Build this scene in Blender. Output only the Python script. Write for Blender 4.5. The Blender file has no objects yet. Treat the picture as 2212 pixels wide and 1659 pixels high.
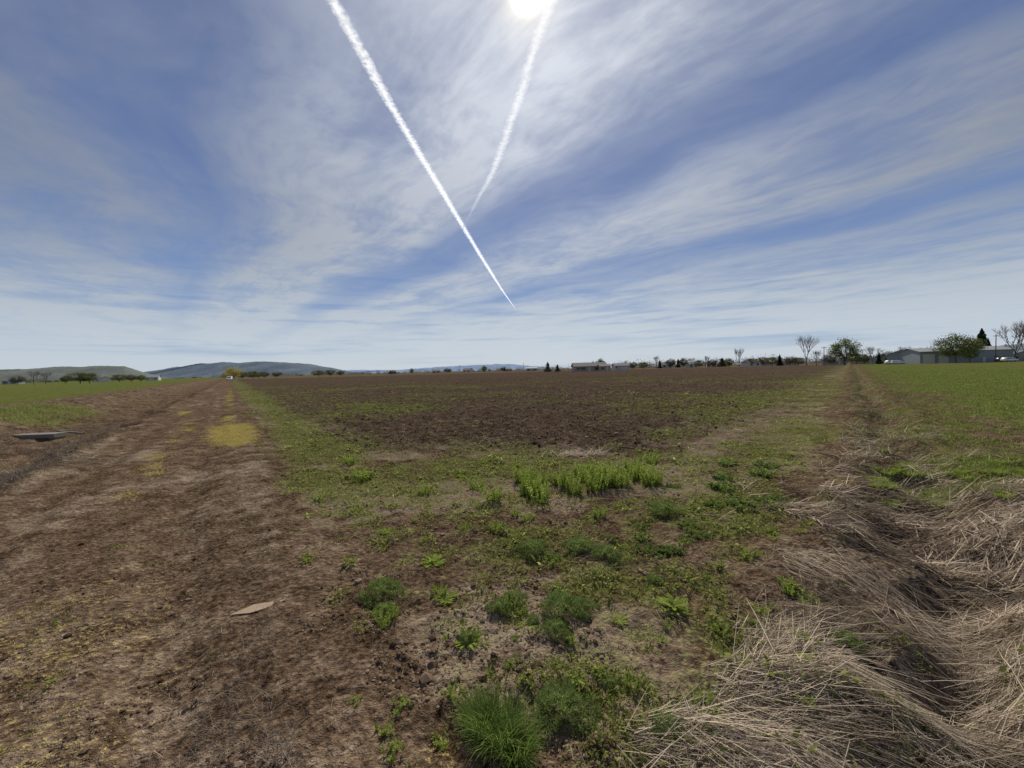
import bpy, math, random
import numpy as np
from mathutils import Vector, Matrix

rng = np.random.default_rng(7)
random.seed(7)
scene = bpy.context.scene
scene.view_settings.view_transform = 'Standard'
scene.view_settings.look = 'None'
scene.view_settings.exposure = 0
COL = scene.collection

# ------------------------------------------------------------------ helpers
def link(o):
    COL.objects.link(o); return o

def np_mesh(name, v, f, mat=None, smooth=False, tint=None, attrs=None):
    me = bpy.data.meshes.new(name)
    v = np.asarray(v, dtype=np.float32); f = np.asarray(f, dtype=np.int32)
    k = f.shape[1]; m = f.shape[0]
    me.vertices.add(len(v)); me.vertices.foreach_set('co', v.ravel())
    me.loops.add(m*k); me.loops.foreach_set('vertex_index', f.ravel())
    me.polygons.add(m); me.polygons.foreach_set('loop_start', np.arange(0, m*k, k, dtype=np.int32))
    me.update(calc_edges=True)
    me.polygons.foreach_set('use_smooth', np.full(m, smooth, dtype=bool))
    if tint is not None:
        a = me.color_attributes.new('tint', 'FLOAT_COLOR', 'POINT')
        c = np.ones((len(v), 4), dtype=np.float32); c[:, :tint.shape[1]] = tint
        a.data.foreach_set('color', c.ravel())
    if attrs:
        for n, arr in attrs.items():
            a = me.color_attributes.new(n, 'FLOAT_COLOR', 'POINT')
            c = np.ones((len(v), 4), dtype=np.float32); c[:, :arr.shape[1]] = arr
            a.data.foreach_set('color', c.ravel())
    if mat: me.materials.append(mat)
    me.update()
    return me

def obj_from(name, me, parent=None, loc=None):
    o = bpy.data.objects.new(name, me); link(o)
    if parent: o.parent = parent
    if loc is not None: o.location = loc
    return o

def top(o, label, category, group=None):
    o['label'] = label; o['category'] = category
    if group: o['group'] = group

def structure(o): o['kind'] = 'structure'

def hsh(ix, iy, seed):
    h = (ix.astype(np.int64)*374761393 + iy.astype(np.int64)*668265263 + seed*1442695041) & 0xffffffff
    h = ((h ^ (h >> 13)) * 1274126177) & 0xffffffff
    h = ((h ^ (h >> 16)) * 2246822519) & 0xffffffff
    return ((h ^ (h >> 15)) & 0xffffff) / float(0xffffff)

def vn(x, y, seed=0):
    xi = np.floor(x); yi = np.floor(y); fx = x-xi; fy = y-yi
    fx = fx*fx*(3-2*fx); fy = fy*fy*(3-2*fy)
    a = hsh(xi, yi, seed); b = hsh(xi+1, yi, seed); c = hsh(xi, yi+1, seed); d = hsh(xi+1, yi+1, seed)
    return (a*(1-fx)+b*fx)*(1-fy)+(c*(1-fx)+d*fx)*fy

def fbm(x, y, oct=4, seed=0):
    s = 0; a = .5; t = 0
    ca, sa = math.cos(.6), math.sin(.6)
    for i in range(oct):
        s = s + a*vn(x*2**i+13.7*i, y*2**i-7.3*i, seed+i*17); t += a; a *= .5
        x, y = x*ca-y*sa, x*sa+y*ca
    return s/t

def ss(a, b, x):
    t = np.clip((x-a)/(b-a), 0, 1); return t*t*(3-2*t)
def gs(x, w): return np.exp(-(x/w)**2)

# ------------------------------------------------------------------ terrain description (metres)
def coords(x, y):
    w = (fbm(x*.5, y*.5, 3, 91)-.5)
    return x+.705*y, x-.853*y, w

def field_d(x, y):
    c1, c2, w = coords(x, y)
    d1 = (c1-1.6)*.817; d2 = (-2.6-c2)*.761
    d3 = y-7.6+.5*np.sin(x*.9)
    return np.minimum(np.minimum(d1, d2), d3)+w*2.4

def masks(x, y):
    c1, c2, w = coords(x, y)
    r = np.hypot(x, y)
    fd = field_d(x, y)
    n1 = fbm(x*.9, y*.9, 4, 5); n2 = fbm(x*2.6, y*2.6, 3, 31); n3 = fbm(x*.18, y*.18, 3, 77)
    wd = (fbm(x*1.7, y*1.7, 3, 131)-.5)
    plow = ss(-1.3, 1.5, fd+(n2-.5)*2.0)*(1-ss(230, 260, y))
    verge = ss(.1, 1.5, c1+w*.9)*(1-ss(-1.3, -.2, c2+w*1.2))*(1-ss(.4, 3.4, fd))
    g = verge*(.42+.9*(n1-.45)+.55*(n2-.5))
    g = g+verge*.15*ss(3.0, 4.2, y)*(1-ss(6.5, 8, y))
    g = np.maximum(g, gs((c1-1.9)*.817, .8+.012*y)*(.80+1.0*(n1-.5)+.4*(n2-.5))*ss(4.5, 7.5, y)*(1-ss(90, 160, y)))
    g = np.maximum(g, gs((c2+1.4)*.761, 1.2)*(.58+1.1*(n1-.5))*ss(4.5, 7, y))
    g = np.maximum(g, gs((c2+4.5)*.761, 2.8)*(.48+.9*(n3-.5)+.5*(n1-.5))*ss(8, 14, y))
    g = np.maximum(g, plow*(.30+1.0*(n3-.5)+.5*(n1-.5))*(1-ss(45, 110, y)))
    g = np.maximum(g, ss(-.6, .2, c2)*(1-ss(1.8, 2.4, c2))*(.46+.9*(n1-.5))*ss(3, 7, y))
    g = np.maximum(g, ss(-1.6, -.8, c2)*(1-ss(1., 1.8, c2))*(.24+1.2*(n1-.5))*(1-ss(4, 7, y)))
    # crop right of the ditch
    crop = ss(1.5, 2.2, c2+w*1.2+wd)*ss(3.3, 4.4, y+w*2)
    g = np.where(crop > .01, np.maximum(g*.8, crop*(.36+.34*ss(2.2, 7.5, c2+2*w)+1.2*(n1-.5)+.5*(n2-.5)+.5*(n3-.5)+.005*np.minimum(r, 30))), g)
    g = np.maximum(g, gs((c2-1.5)*.761, 1.)*.85*ss(4.2, 4.8, y+w)*(1-ss(5.4, 6.2, y+w))*(.6+.9*n1))
    # field across the road
    lf = ss(-16.2, -17.2, c1+w*3)
    g = np.maximum(g, lf*.95)
    g = np.maximum(g, gs(c1+9.3, 3.2)*ss(13.5, 15, y+w)*(1-ss(20, 22, y+w))*1.0)
    g = np.maximum(g, ss(-2.8, -3.6, c1)*(1-lf)*(.16+.8*(n1-.5)))
    far = ss(230, 260, y)
    g = np.maximum(g, far*ss(.5, .6, fbm(x*.004, y*.012, 2, 3))*.9)
    # yellow moss patches on the road margin
    ny = fbm(x*1.5, y*1.5, 4, 55)
    yl = gs((c1+.15+.5*w)*.817, .6)*ss(8.8, 9.7, y+1.5*w)*(1-ss(12.4, 14., y+2*w))*(1.3+1.6*(ny-.5))
    yl = np.maximum(yl, gs((c1+.2)*.817, .4)*ss(12, 14, y)*(.42+2.0*(ny-.5))*(1-ss(50, 90, y)))
    yl = np.maximum(yl, gs((c1+1.5)*.817, .4)*ss(.5, .66, ny)*.72*ss(4.5, 6, y)*(1-ss(12, 20, y)))
    yl = np.maximum(yl, ss(.2, -1.0, c1)*(1-ss(2.5, 7, y))*ss(.44, .70, ny)*.44)
    yl = np.maximum(yl, gs(c1+2.2, .4)*gs(y-18.5, 1.3)*1.)
    yl = np.maximum(yl, gs(x+.32, .12)*gs(y-1.62, .16)*.5)
    # straw
    st = ss(-1.5, .1, c2+w*1.6+(n2-.5)*1.2)*(1-ss(1.7, 2.6, c2+w))*(1-ss(4.2, 5.6, y))*.95
    st = np.maximum(st, ss(.8, 1.6, c2)*(1-ss(3.0, 3.8, y+w*2))*.9)
    st = np.maximum(st, ss(-.6, .3, c2)*(1-ss(1.2, 1.9, c2))*(.46+1.4*(n1-.45)))
    st = np.maximum(st, gs(x+9.6, 1.1)*gs(y-7.7, .7))
    st = np.maximum(st, gs(x-1.15, .45)*gs(y-7.25, .16)*.7)
    # compacted pale earth
    road = ss(-3.6, -3.2, c1+w*.6)*(1-ss(.3, .9, c1+w*.7))
    lane = fbm(c1*2.2, y*.12, 3, 66)
    pale = road*(.30+1.3*(n1-.5)+.8*(lane-.5))
    pale = np.maximum(pale, gs((c2+2.75)*.761, .5)*ss(4.5, 6, y)*(1-ss(13, 19, y))*1.0)
    pale = np.maximum(pale, verge*ss(.42, .58, fbm(x*.7+9, y*1.3, 3, 12))*1.)
    pale = np.maximum(pale, ss(-4, -8, c1)*.4)
    return dict(g=np.clip(g, 0, 1), yl=np.clip(yl, 0, 1.3), st=np.clip(st, 0, 1), plow=plow, crop=np.maximum(crop, lf), n1=n1, n2=n2,
                pale=np.clip(pale, 0, 1), road=road, fd=fd, c1=c1, c2=c2, lf=lf, far=far, w=w, wd=wd)

def height(x, y, M=None):
    if M is None: M = masks(x, y)
    c1, c2 = M['c1'], M['c2']; w = M['w']; wd = M['wd']
    r = np.hypot(x, y)
    fo = ss(-4, 0, y)
    z = .06*(fbm(x*.45, y*.45, 3, 201)-.5)*ss(.5, 3, r)
    damp = 1/(1+(r/90.)**2)
    for c in (-.6, -2.4):
        z = z-.048*gs((c1-c+w*.6)*.817, .26)*fo*(.4+1.2*M['n1'])
        z = z+.012*(gs((c1-c-.36+w*.6)*.817, .12)+gs((c1-c+.36+w*.6)*.817, .12))*fo
    z = z+.04*gs((c1-.45+w*.6)*.817, .3)*fo
    z = z-.20*ss(-3.4, -4.3, c1+w*1.4+wd*.9)*fo*(1-ss(60, 120, y))
    z = z+.07*gs((c1+3.35+w*1.4)*.817, .2)*fo*(.2+1.5*M['n2'])
    z = z+.58*gs((c1+9.4+2*w)*.817, 1.9)*ss(6, 12, y)*(1-ss(90, 180, y))
    z = z+.25*gs((c1+14), 3)*fo
    z = z+.20*(M['n2']-.5)*ss(-3.3, -4.3, c1)*(1-M['lf'])*ss(-3, 1, y)*(1-ss(60, 120, y))
    lum = .2+1.5*fbm(x*1.5, y*1.5, 3, 301)
    z = z-.20*gs((c2-.8+1.1*w+1.1*wd)*.761, .24+.2*lum)*(.35+1.2*M['n2'])*ss(-1, 1.5, y)
    z = z+.08*gs((c2+.0+1.2*w)*.761, .4)*lum*ss(2.2, 4.2, y)
    z = z+.12*gs((c2-1.6+1.2*w)*.761, .42)*lum*ss(.5, 2.5, y)
    nearditch = gs((c2-.7)*.761, 1.2)
    z = z+(.06*M['st']+.12*nearditch)*(fbm(x*3.1, y*3.1, 3, 333)-.45)*ss(.8, 2, r)
    cl = fbm(x*6, y*6, 4, 401); cl2 = fbm(x*19, y*19, 3, 431)
    amp = .034+.034*M['plow']-.019*M['road']+.008*M['crop']
    z = z+damp*amp*2*(cl-.5)+damp*.020*(cl2-.5)*2*(1+.7*M['plow'])*(1-.4*M['road'])
    rid = 1-np.abs(2*fbm(x*3.2+3, y*3.2, 2, 511)-1)
    z = z+damp*M['plow']*.035*(rid-.7)
    fur = np.sin((c1*.817)*2*np.pi/.76+2*w)
    z = z+damp*M['plow']*.018*fur
    return z*np.where(r > 6000, 0, 1)

def hz(x, y):
    return height(np.array([float(x)]), np.array([float(y)]))[0]

# ------------------------------------------------------------------ node helpers
class NT:
    def __init__(s, tree): s.t = tree; s.n = tree.nodes; s.l = tree.links
    def node(s, typ, **kw):
        n = s.n.new(typ)
        for k, v in kw.items(): setattr(n, k, v)
        return n
    def put(s, inp, v):
        if isinstance(v, bpy.types.NodeSocket): s.l.new(v, inp)
        else:
            if isinstance(v, (tuple, list)) and len(v) == 3 and inp.type == 'RGBA': v = (*v, 1)
            inp.default_value = v
    def m(s, op, a, b=None, c=None, clamp=False):
        n = s.node('ShaderNodeMath', operation=op); n.use_clamp = clamp
        s.put(n.inputs[0], a)
        if b is not None: s.put(n.inputs[1], b)
        if c is not None: s.put(n.inputs[2], c)
        return n.outputs[0]
    def mix(s, f, a, b, blend='MIX'):
        n = s.node('ShaderNodeMix', data_type='RGBA', blend_type=blend)
        s.put(n.inputs[0], f); s.put(n.inputs[6], a); s.put(n.inputs[7], b)
        return n.outputs[2]
    def noise(s, vec, scale, detail=4, rough=.55, dist=0.):
        n = s.node('ShaderNodeTexNoise')
        if vec is not None: s.l.new(vec, n.inputs['Vector'])
        n.inputs['Scale'].default_value = scale; n.inputs['Detail'].default_value = detail
        n.inputs['Roughness'].default_value = rough; n.inputs['Distortion'].default_value = dist
        return n
    def sstep(s, x, a, b):
        n = s.node('ShaderNodeMapRange', interpolation_type='SMOOTHSTEP')
        s.put(n.inputs[0], x); n.inputs[1].default_value = a; n.inputs[2].default_value = b
        return n.outputs[0]
    def ramp(s, f, stops):
        n = s.node('ShaderNodeValToRGB'); e = n.color_ramp.elements
        while len(e) < len(stops): e.new(.5)
        for i, (p, c) in enumerate(stops):
            e[i].position = p; e[i].color = (*c, 1) if isinstance(c, tuple) else (c, c, c, 1)
        s.l.new(f, n.inputs[0]); return n.outputs[0]

def new_mat(name):
    m = bpy.data.materials.new(name); m.use_nodes = True
    nt = NT(m.node_tree); nt.n.clear()
    out = nt.node('ShaderNodeOutputMaterial')
    return m, nt, out

def plain(name, col, rough=.8, var=.25, scale=3., metal=0., bump=0.):
    m, nt, out = new_mat(name)
    b = nt.node('ShaderNodeBsdfPrincipled')
    tc = nt.node('ShaderNodeTexCoord').outputs['Object']
    nz = nt.noise(tc, scale, 5)
    c = nt.mix(nz.outputs[0], tuple(x*(1-var) for x in col), tuple(min(1, x*(1+var)) for x in col))
    nt.l.new(c, b.inputs['Base Color']); b.inputs['Roughness'].default_value = rough; b.inputs['Metallic'].default_value = metal
    if bump:
        bp = nt.node('ShaderNodeBump'); bp.inputs['Strength'].default_value = bump
        nt.l.new(nz.outputs[0], bp.inputs['Height']); nt.l.new(bp.outputs[0], b.inputs['Normal'])
    nt.l.new(b.outputs[0], out.inputs[0]); return m

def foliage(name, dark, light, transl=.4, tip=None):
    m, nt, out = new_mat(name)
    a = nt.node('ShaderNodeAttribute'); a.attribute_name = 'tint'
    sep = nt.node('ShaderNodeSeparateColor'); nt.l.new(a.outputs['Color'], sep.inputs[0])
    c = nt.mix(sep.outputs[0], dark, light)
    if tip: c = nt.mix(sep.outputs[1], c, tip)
    d = nt.node('ShaderNodeBsdfDiffuse'); t = nt.node('ShaderNodeBsdfTranslucent')
    nt.l.new(c, d.inputs[0]); nt.l.new(c, t.inputs[0])
    mx = nt.node('ShaderNodeMixShader'); mx.inputs[0].default_value = transl
    nt.l.new(d.outputs[0], mx.inputs[1]); nt.l.new(t.outputs[0], mx.inputs[2])
    nt.l.new(mx.outputs[0], out.inputs[0]); return m

# ------------------------------------------------------------------ ground material
def ground_material():
    m, nt, out = new_mat('soil_and_grass')
    P = nt.node('ShaderNodeTexCoord').outputs['Object']
    A = nt.node('ShaderNodeAttribute'); A.attribute_name = 'ma'
    B = nt.node('ShaderNodeAttribute'); B.attribute_name = 'mb'
    sa = nt.node('ShaderNodeSeparateColor'); nt.l.new(A.outputs['Color'], sa.inputs[0])
    sb = nt.node('ShaderNodeSeparateColor'); nt.l.new(B.outputs['Color'], sb.inputs[0])
    g, yl, st = sa.outputs; pl, crop, pale = sb.outputs
    nb = nt.noise(P, .75, 3, .5).outputs[0]
    nm = nt.noise(P, 4., 5, .6).outputs[0]
    nf = nt.noise(P, 26., 4, .65).outputs[0]; nff = nt.noise(P, 110., 2, .6).outputs[0]
    vor = nt.node('ShaderNodeTexVoronoi'); nt.l.new(P, vor.inputs['Vector']); vor.inputs['Scale'].default_value = 26
    mixn = nt.m('ADD', nt.m('MULTIPLY', nm, .42), nt.m('MULTIPLY', nf, .58))
    mixn = nt.m('ADD', mixn, nt.m('MULTIPLY', nt.m('SUBTRACT', nb, .52), .16))
    soil = nt.ramp(mixn, [(.36, (.042, .026, .0155)), (.46, (.125, .082, .051)), (.55, (.222, .155, .102)), (.66, (.38, .285, .198))])
    palec = nt.ramp(mixn, [(.36, (.12, .082, .052)), (.46, (.26, .19, .13)), (.6, (.44, .345, .25))])
    pf = nt.sstep(nt.m('ADD', pale, nt.m('MULTIPLY', nt.m('SUBTRACT', nm, .5), 1.2)), .25, .95)
    c = nt.mix(pf, soil, palec)
    plc = nt.ramp(mixn, [(.37, (.026, .0165, .0105)), (.46, (.078, .053, .037)), (.55, (.145, .105, .075)), (.66, (.32, .25, .19))])
    c = nt.mix(nt.m('MULTIPLY', pl, .9), c, plc)
    sc = nt.ramp(nf, [(.38, (.055, .037, .024)), (.5, (.17, .125, .082)), (.6, (.36, .29, .215))])
    c = nt.mix(nt.m('MULTIPLY', nt.sstep(nt.m('ADD', st, nt.m('MULTIPLY', nt.m('SUBTRACT', nm, .5), 1.4)), .3, .9), .85), c, sc)
    sig = nt.m('ADD', g, nt.m('ADD', nt.m('MULTIPLY', nt.m('SUBTRACT', nm, .5), 1.4), nt.m('MULTIPLY', nt.m('SUBTRACT', nf, .5), 1.8)))
    gf = nt.sstep(sig, .40, .68)
    gc = nt.ramp(nf, [(.38, (.05, .06, .016)), (.5, (.14, .16, .042)), (.62, (.26, .29, .08))])
    gc2 = nt.ramp(mixn, [(.38, (.05, .065, .015)), (.5, (.13, .16, .038)), (.62, (.24, .28, .072))])
    gc = nt.mix(crop, gc, gc2)
    c = nt.mix(nt.m('MULTIPLY', gf, nt.m('ADD', .66, nt.m('MULTIPLY', crop, .2))), c, gc)
    ys = nt.m('ADD', yl, nt.m('ADD', nt.m('MULTIPLY', nt.m('SUBTRACT', nf, .5), 2.), nt.m('MULTIPLY', nt.m('SUBTRACT', nff, .5), 1.2)))
    yc = nt.ramp(nff, [(.35, (.28, .21, .05)), (.65, (.62, .5, .15))])
    c = nt.mix(nt.m('MULTIPLY', nt.sstep(ys, .48, .78), .8), c, yc)
    b = nt.node('ShaderNodeBsdfDiffuse'); b.inputs['Roughness'].default_value = .5
    nt.l.new(c, b.inputs['Color'])
    h = nt.m('ADD', nt.m('MULTIPLY', nf, .8), nt.m('MULTIPLY', nff, .32))
    h = nt.m('SUBTRACT', h, nt.m('MULTIPLY', vor.outputs['Distance'], .4))
    bp = nt.node('ShaderNodeBump'); bp.inputs['Strength'].default_value = 1.; bp.inputs['Distance'].default_value = .04
    nt.l.new(h, bp.inputs['Height']); nt.l.new(bp.outputs[0], b.inputs['Normal'])
    nt.l.new(b.outputs[0], out.inputs[0]); return m
GM = ground_material()

# ------------------------------------------------------------------ ground sheet, split along real borders
def build_ground():
    rr = [0.25]
    while rr[-1] < 22000: rr.append(rr[-1]*(1.0105 if rr[-1] < 300 else 1.03))
    rr = np.array(rr)
    th = np.concatenate([np.linspace(-78, 78, 930), np.linspace(84, 276, 33)])
    th = np.radians(th)
    R, T = np.meshgrid(rr, th, indexing='ij')
    x = (R*np.sin(T)); y = (R*np.cos(T))
    M = masks(x, y); z = height(x, y, M)
    V = np.stack([x, y, z], -1).reshape(-1, 3)
    nr, ntn = R.shape
    i = np.arange(nr-1)[:, None]; j = np.arange(ntn)[None, :]; j2 = (j+1) % ntn
    F = np.stack([i*ntn+j, i*ntn+j2, (i+1)*ntn+j2, (i+1)*ntn+j], -1).reshape(-1, 4)[:, ::-1]
    ma = np.stack([M['g'], M['yl'], M['st']], -1).reshape(-1, 3)
    mb = np.stack([M['plow'], M['crop'], M['pale']], -1).reshape(-1, 3)
    f0 = F[:, 0]
    def fl(a): return a.reshape(-1)[f0]
    yy = fl(y); reg = np.zeros(len(F), dtype=int)
    reg[(fl(M['road']) > .5) & (yy > -20) & (yy < 260)] = 1
    reg[(fl(M['fd']) > 0) & (yy < 240)] = 2
    reg[(fl(M['c2']) > 2.1) & (yy > 3.4) & (yy < 190)] = 3
    reg[(fl(M['c1']) < -16.8) & (yy > 0) & (yy < 300)] = 4
    info = ['ground', 'dirt_road', 'plowed_field', 'crop_field', 'grass_field']
    for k, nm in enumerate(info):
        fs = F[reg == k]
        u, inv = np.unique(fs, return_inverse=True)
        me = np_mesh(nm, V[u], inv.reshape(-1, 4), GM, True, attrs={'ma': ma[u], 'mb': mb[u]})
        o = obj_from(nm, me); structure(o)
build_ground()

# ------------------------------------------------------------------ blades / leaves
def blades(base, az, L, W, l0, l1, S=3, prof=None, tint=None, roll=None):
    N = len(base)
    if prof is None: prof = [1, .9, .65, .12] if S == 3 else [1, .8, .12]
    dx, dy = np.sin(az), np.cos(az)
    px, py = np.cos(az), -np.sin(az)
    if roll is None: roll = rng.normal(0, .5, N)
    P = base.copy(); rows = []
    for s in range(S+1):
        w = (W*prof[s]*.5)
        sx = px*np.cos(roll)*w; sy = py*np.cos(roll)*w; sz = np.sin(roll)*w
        side = np.stack([sx, sy, sz], -1)
        rows.append(P-side); rows.append(P+side)
        le = l0+(l1-l0)*(s+.5)/S
        P = P+np.stack([dx*np.sin(le), dy*np.sin(le), np.cos(le)], -1)*(L/S)[:, None]
    V = np.stack(rows, 1)
    q = []
    for s in range(S): q.append([2*s, 2*s+1, 2*s+3, 2*s+2])
    q = np.array(q)
    F = (np.arange(N)[:, None, None]*(2*(S+1))+q[None]).reshape(-1, 4)
    if tint is None: tint = rng.random((N, 1))
    if tint.ndim == 1: tint = tint[:, None]
    T = np.repeat(tint, 2*(S+1), 0)
    return V.reshape(-1, 3), F, T

def merge(parts):
    v = []; f = []; t = []; n = 0
    for a, b, c in parts:
        v.append(a); f.append(b+n); n += len(a)
        if c.shape[1] == 1: c = np.concatenate([c, np.zeros_like(c)], 1)
        t.append(c)
    return np.concatenate(v), np.concatenate(f), np.concatenate(t)

LEAF = [.35, 1, .8, .1]
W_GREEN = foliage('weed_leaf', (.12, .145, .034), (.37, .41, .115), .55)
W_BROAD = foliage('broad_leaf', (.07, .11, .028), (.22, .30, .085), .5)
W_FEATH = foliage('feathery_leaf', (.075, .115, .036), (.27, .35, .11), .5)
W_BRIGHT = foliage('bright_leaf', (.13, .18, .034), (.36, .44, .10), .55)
W_CROP = foliage('crop_leaf', (.10, .13, .03), (.28, .34, .09), .5)
W_STRAW = foliage('dry_stalk', (.10, .072, .05), (.66, .55, .42), .25)
W_TWIG = foliage('grey_twig', (.08, .067, .055), (.30, .25, .21), .1)

def scatter(n, r0, r1, t0=-62, t1=62):
    r = np.exp(rng.uniform(np.log(r0), np.log(r1), n)); t = np.radians(rng.uniform(t0, t1, n))
    return r*np.sin(t), r*np.cos(t), r

def ground_weeds():
    x, y, r = scatter(240000, 1.15, 50)
    M = masks(x, y)
    n2 = fbm(x*4, y*4, 3, 808)
    keep = (M['g']+(n2-.5)*1.4 > .32+rng.random(len(x))*.5) & (M['c2'] < 1.6) & (M['c1'] > -3) & (rng.random(len(x)) < np.clip((r/4.5), .26, 1))
    x, y, r = x[keep][:42000], y[keep][:42000], r[keep][:42000]
    z = height(x, y)
    k = 8
    X = np.repeat(x, k); Y = np.repeat(y, k); Z = np.repeat(z, k); R = np.repeat(r, k)
    n = len(X); sz = np.repeat(rng.lognormal(-.15, .45, len(x)), k)
    sp = .014*sz
    base = np.stack([X+rng.normal(0, 1, n)*sp, Y+rng.normal(0, 1, n)*sp, Z-.004+rng.random(n)*.010*sz], -1)
    L = .012*sz*rng.uniform(.6, 1.5, n)*(1+R*.05); W = L*rng.uniform(.25, .45, n)
    tc = np.repeat(rng.random(len(x))*.6, k)+rng.random(n)*.4
    a = blades(base, rng.uniform(0, 6.28, n), L, W, rng.uniform(.3, 1.1, n), rng.uniform(.8, 1.7, n), 2, [.5, 1, .1], tc)
    me = np_mesh('ground_cover_weeds', a[0], a[1], W_GREEN, False, a[2])
    o = obj_from('ground_cover_weeds', me); o['kind'] = 'stuff'
    top(o, 'low green weeds spreading over the bare field edge', 'weeds')
ground_weeds()

def moss_specks():
    x, y, r = scatter(160000, 1.3, 40, -62, 5)
    M = masks(x, y)
    keep = (M['yl']+rng.normal(0, .2, len(x)) > .64) & (rng.random(len(x)) < np.clip(r/6, .25, 1))
    x, y, r = x[keep][:11000], y[keep][:11000], r[keep][:11000]; n = len(x)
    k = 4; X, Y, R = [np.repeat(q, k) for q in (x, y, r)]; n = len(X); Z = np.repeat(height(x, y), k)
    base = np.stack([X+rng.normal(0, .012, n), Y+rng.normal(0, .012, n), Z-.002], -1)
    L = rng.uniform(.005, .014, n)*(1+R*.06)
    a = blades(base, rng.uniform(0, 6.28, n), L, L*.5, rng.uniform(.1, 1, n), rng.uniform(.5, 1.5, n), 2, [.6, 1, .2])
    o = obj_from('yellow_ground_cover', np_mesh('yellow_ground_cover', a[0], a[1], foliage('yellow_moss', (.26, .22, .06), (.6, .52, .17), .4), False, a[2])); o['kind'] = 'stuff'
    top(o, 'tiny yellow flowering ground cover on the dirt road margin', 'ground cover')
moss_specks()

def crop_blades():
    x, y, r = scatter(90000, 3.5, 90, 30, 66)
    M = masks(x, y)
    keep = (M['g']+rng.normal(0, .15, len(x)) > .42) & (M['c2'] > 1.2)
    x, y, r = x[keep], y[keep], r[keep]; z = height(x, y)
    k = 4; X, Y, Z, R = [np.repeat(q, k) for q in (x, y, z, r)]; n = len(X)
    base = np.stack([X+rng.normal(0, .02, n), Y+rng.normal(0, .02, n), Z-.005], -1)
    L = rng.uniform(.02, .07, n)*(1+R*.012); W = .0045*(1+R*.08)
    a = blades(base, rng.uniform(0, 6.28, n), L, W, rng.uniform(0, .6, n), rng.uniform(.6, 1.6, n), 2)
    P = [a]
    x = rng.uniform(-26, -13, 9000); y = rng.uniform(13, 22, 9000); M = masks(x, y); k2 = (M['g'] > .5)&(M['c1'] > -14); x, y = x[k2], y[k2]; n = len(x)
    P.append(blades(np.stack([x, y, height(x, y)-.01], -1), rng.uniform(0, 6.28, n), rng.uniform(.06, .2, n), np.full(n, .014), rng.uniform(0, .5, n), rng.uniform(.5, 1.4, n), 2))
    v, f, t = merge(P)
    o = obj_from('crop_grass', np_mesh('crop_grass', v, f, W_CROP, False, t)); o['kind'] = 'stuff'
    top(o, 'short green crop grass growing in the field', 'grass')
crop_blades()

def straw():
    parts = []
    def lay(x, y, lo, hi, wlo, whi, head, hs, lift, tlo=0., thi=1., lean=(1.38, 1.62)):
        n = len(x); z = height(x, y)
        tuft = fbm(x*3.5, y*3.5, 3, 640)
        az = head+3.0*(fbm(x*1.6, y*1.6, 3, 650)-.5)+rng.normal(0, hs, n)
        L = rng.uniform(lo, hi, n)
        ez = height(x+np.sin(az)*L, y+np.cos(az)*L)
        slope = np.arctan2(ez-z, L)
        base = np.stack([x, y, z+rng.random(n)*lift*np.clip(tuft*3-.8, .1, 2)+.001], -1)
        l0 = rng.uniform(*lean, n)-slope*.9; l1 = l0+rng.uniform(-.05, .2, n)
        t = np.clip(tlo+(thi-tlo)*(.35*rng.random(n)+1.3*tuft-.38)*rng.choice([.25, .8, 1.4], n), 0, 1)
        parts.append(blades(base, az, L, rng.uniform(wlo, whi, n), l0, l1, 3, [1, .9, .8, .35], t))
    x, y, r = scatter(190000, 1.1, 9, 5, 70); M = masks(x, y)
    keep = (M['st']+(fbm(x*2, y*2, 3, 630)-.5)*2.4 > .34+rng.random(len(x))*.6)
    x, y = x[keep][:40000], y[keep][:40000]
    lay(x, y, .06, .26, .0017, .004, 2.0, .55, .028)
    x, y = x[:5500], y[:5500]
    lay(x, y, .24, .48, .002, .0038, 2.0, .4, .045, .15, 1.1)
    x, y, r = scatter(60000, 4.5, 40, 20, 62); M = masks(x, y)
    keep = (M['st']+(fbm(x*2, y*2, 3, 630)-.5)*1.5 > .22+rng.random(len(x))*.5)
    x, y, r = x[keep][:16000], y[keep][:16000], r[keep][:16000]
    lay(x, y, .10, .32, .005, .010, 1.9, .9, .07, 0, 1, (1.15, 1.6))
    x, y, r = scatter(4000, 1.2, 9)
    lay(x, y, .03, .12, .001, .002, 0, 2, .006, 0, .7)
    x = rng.normal(-9.6, .8, 1500); y = rng.normal(7.7, .45, 1500); lay(x, y, .15, .45, .005, .008, 1.6, .5, .04)
    x = rng.normal(1.15, .22, 260); y = rng.normal(7.25, .1, 260); lay(x, y, .08, .3, .005, .009, 1.2, 1.2, .06, .7, 1, (1., 1.5))
    v, f, t = merge(parts)
    o = obj_from('dry_grass', np_mesh('dry_grass', v, f, W_STRAW, False, t)); o['kind'] = 'stuff'
    top(o, 'flattened dry grass matted along the ditch bank', 'dry grass')
straw()

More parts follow.
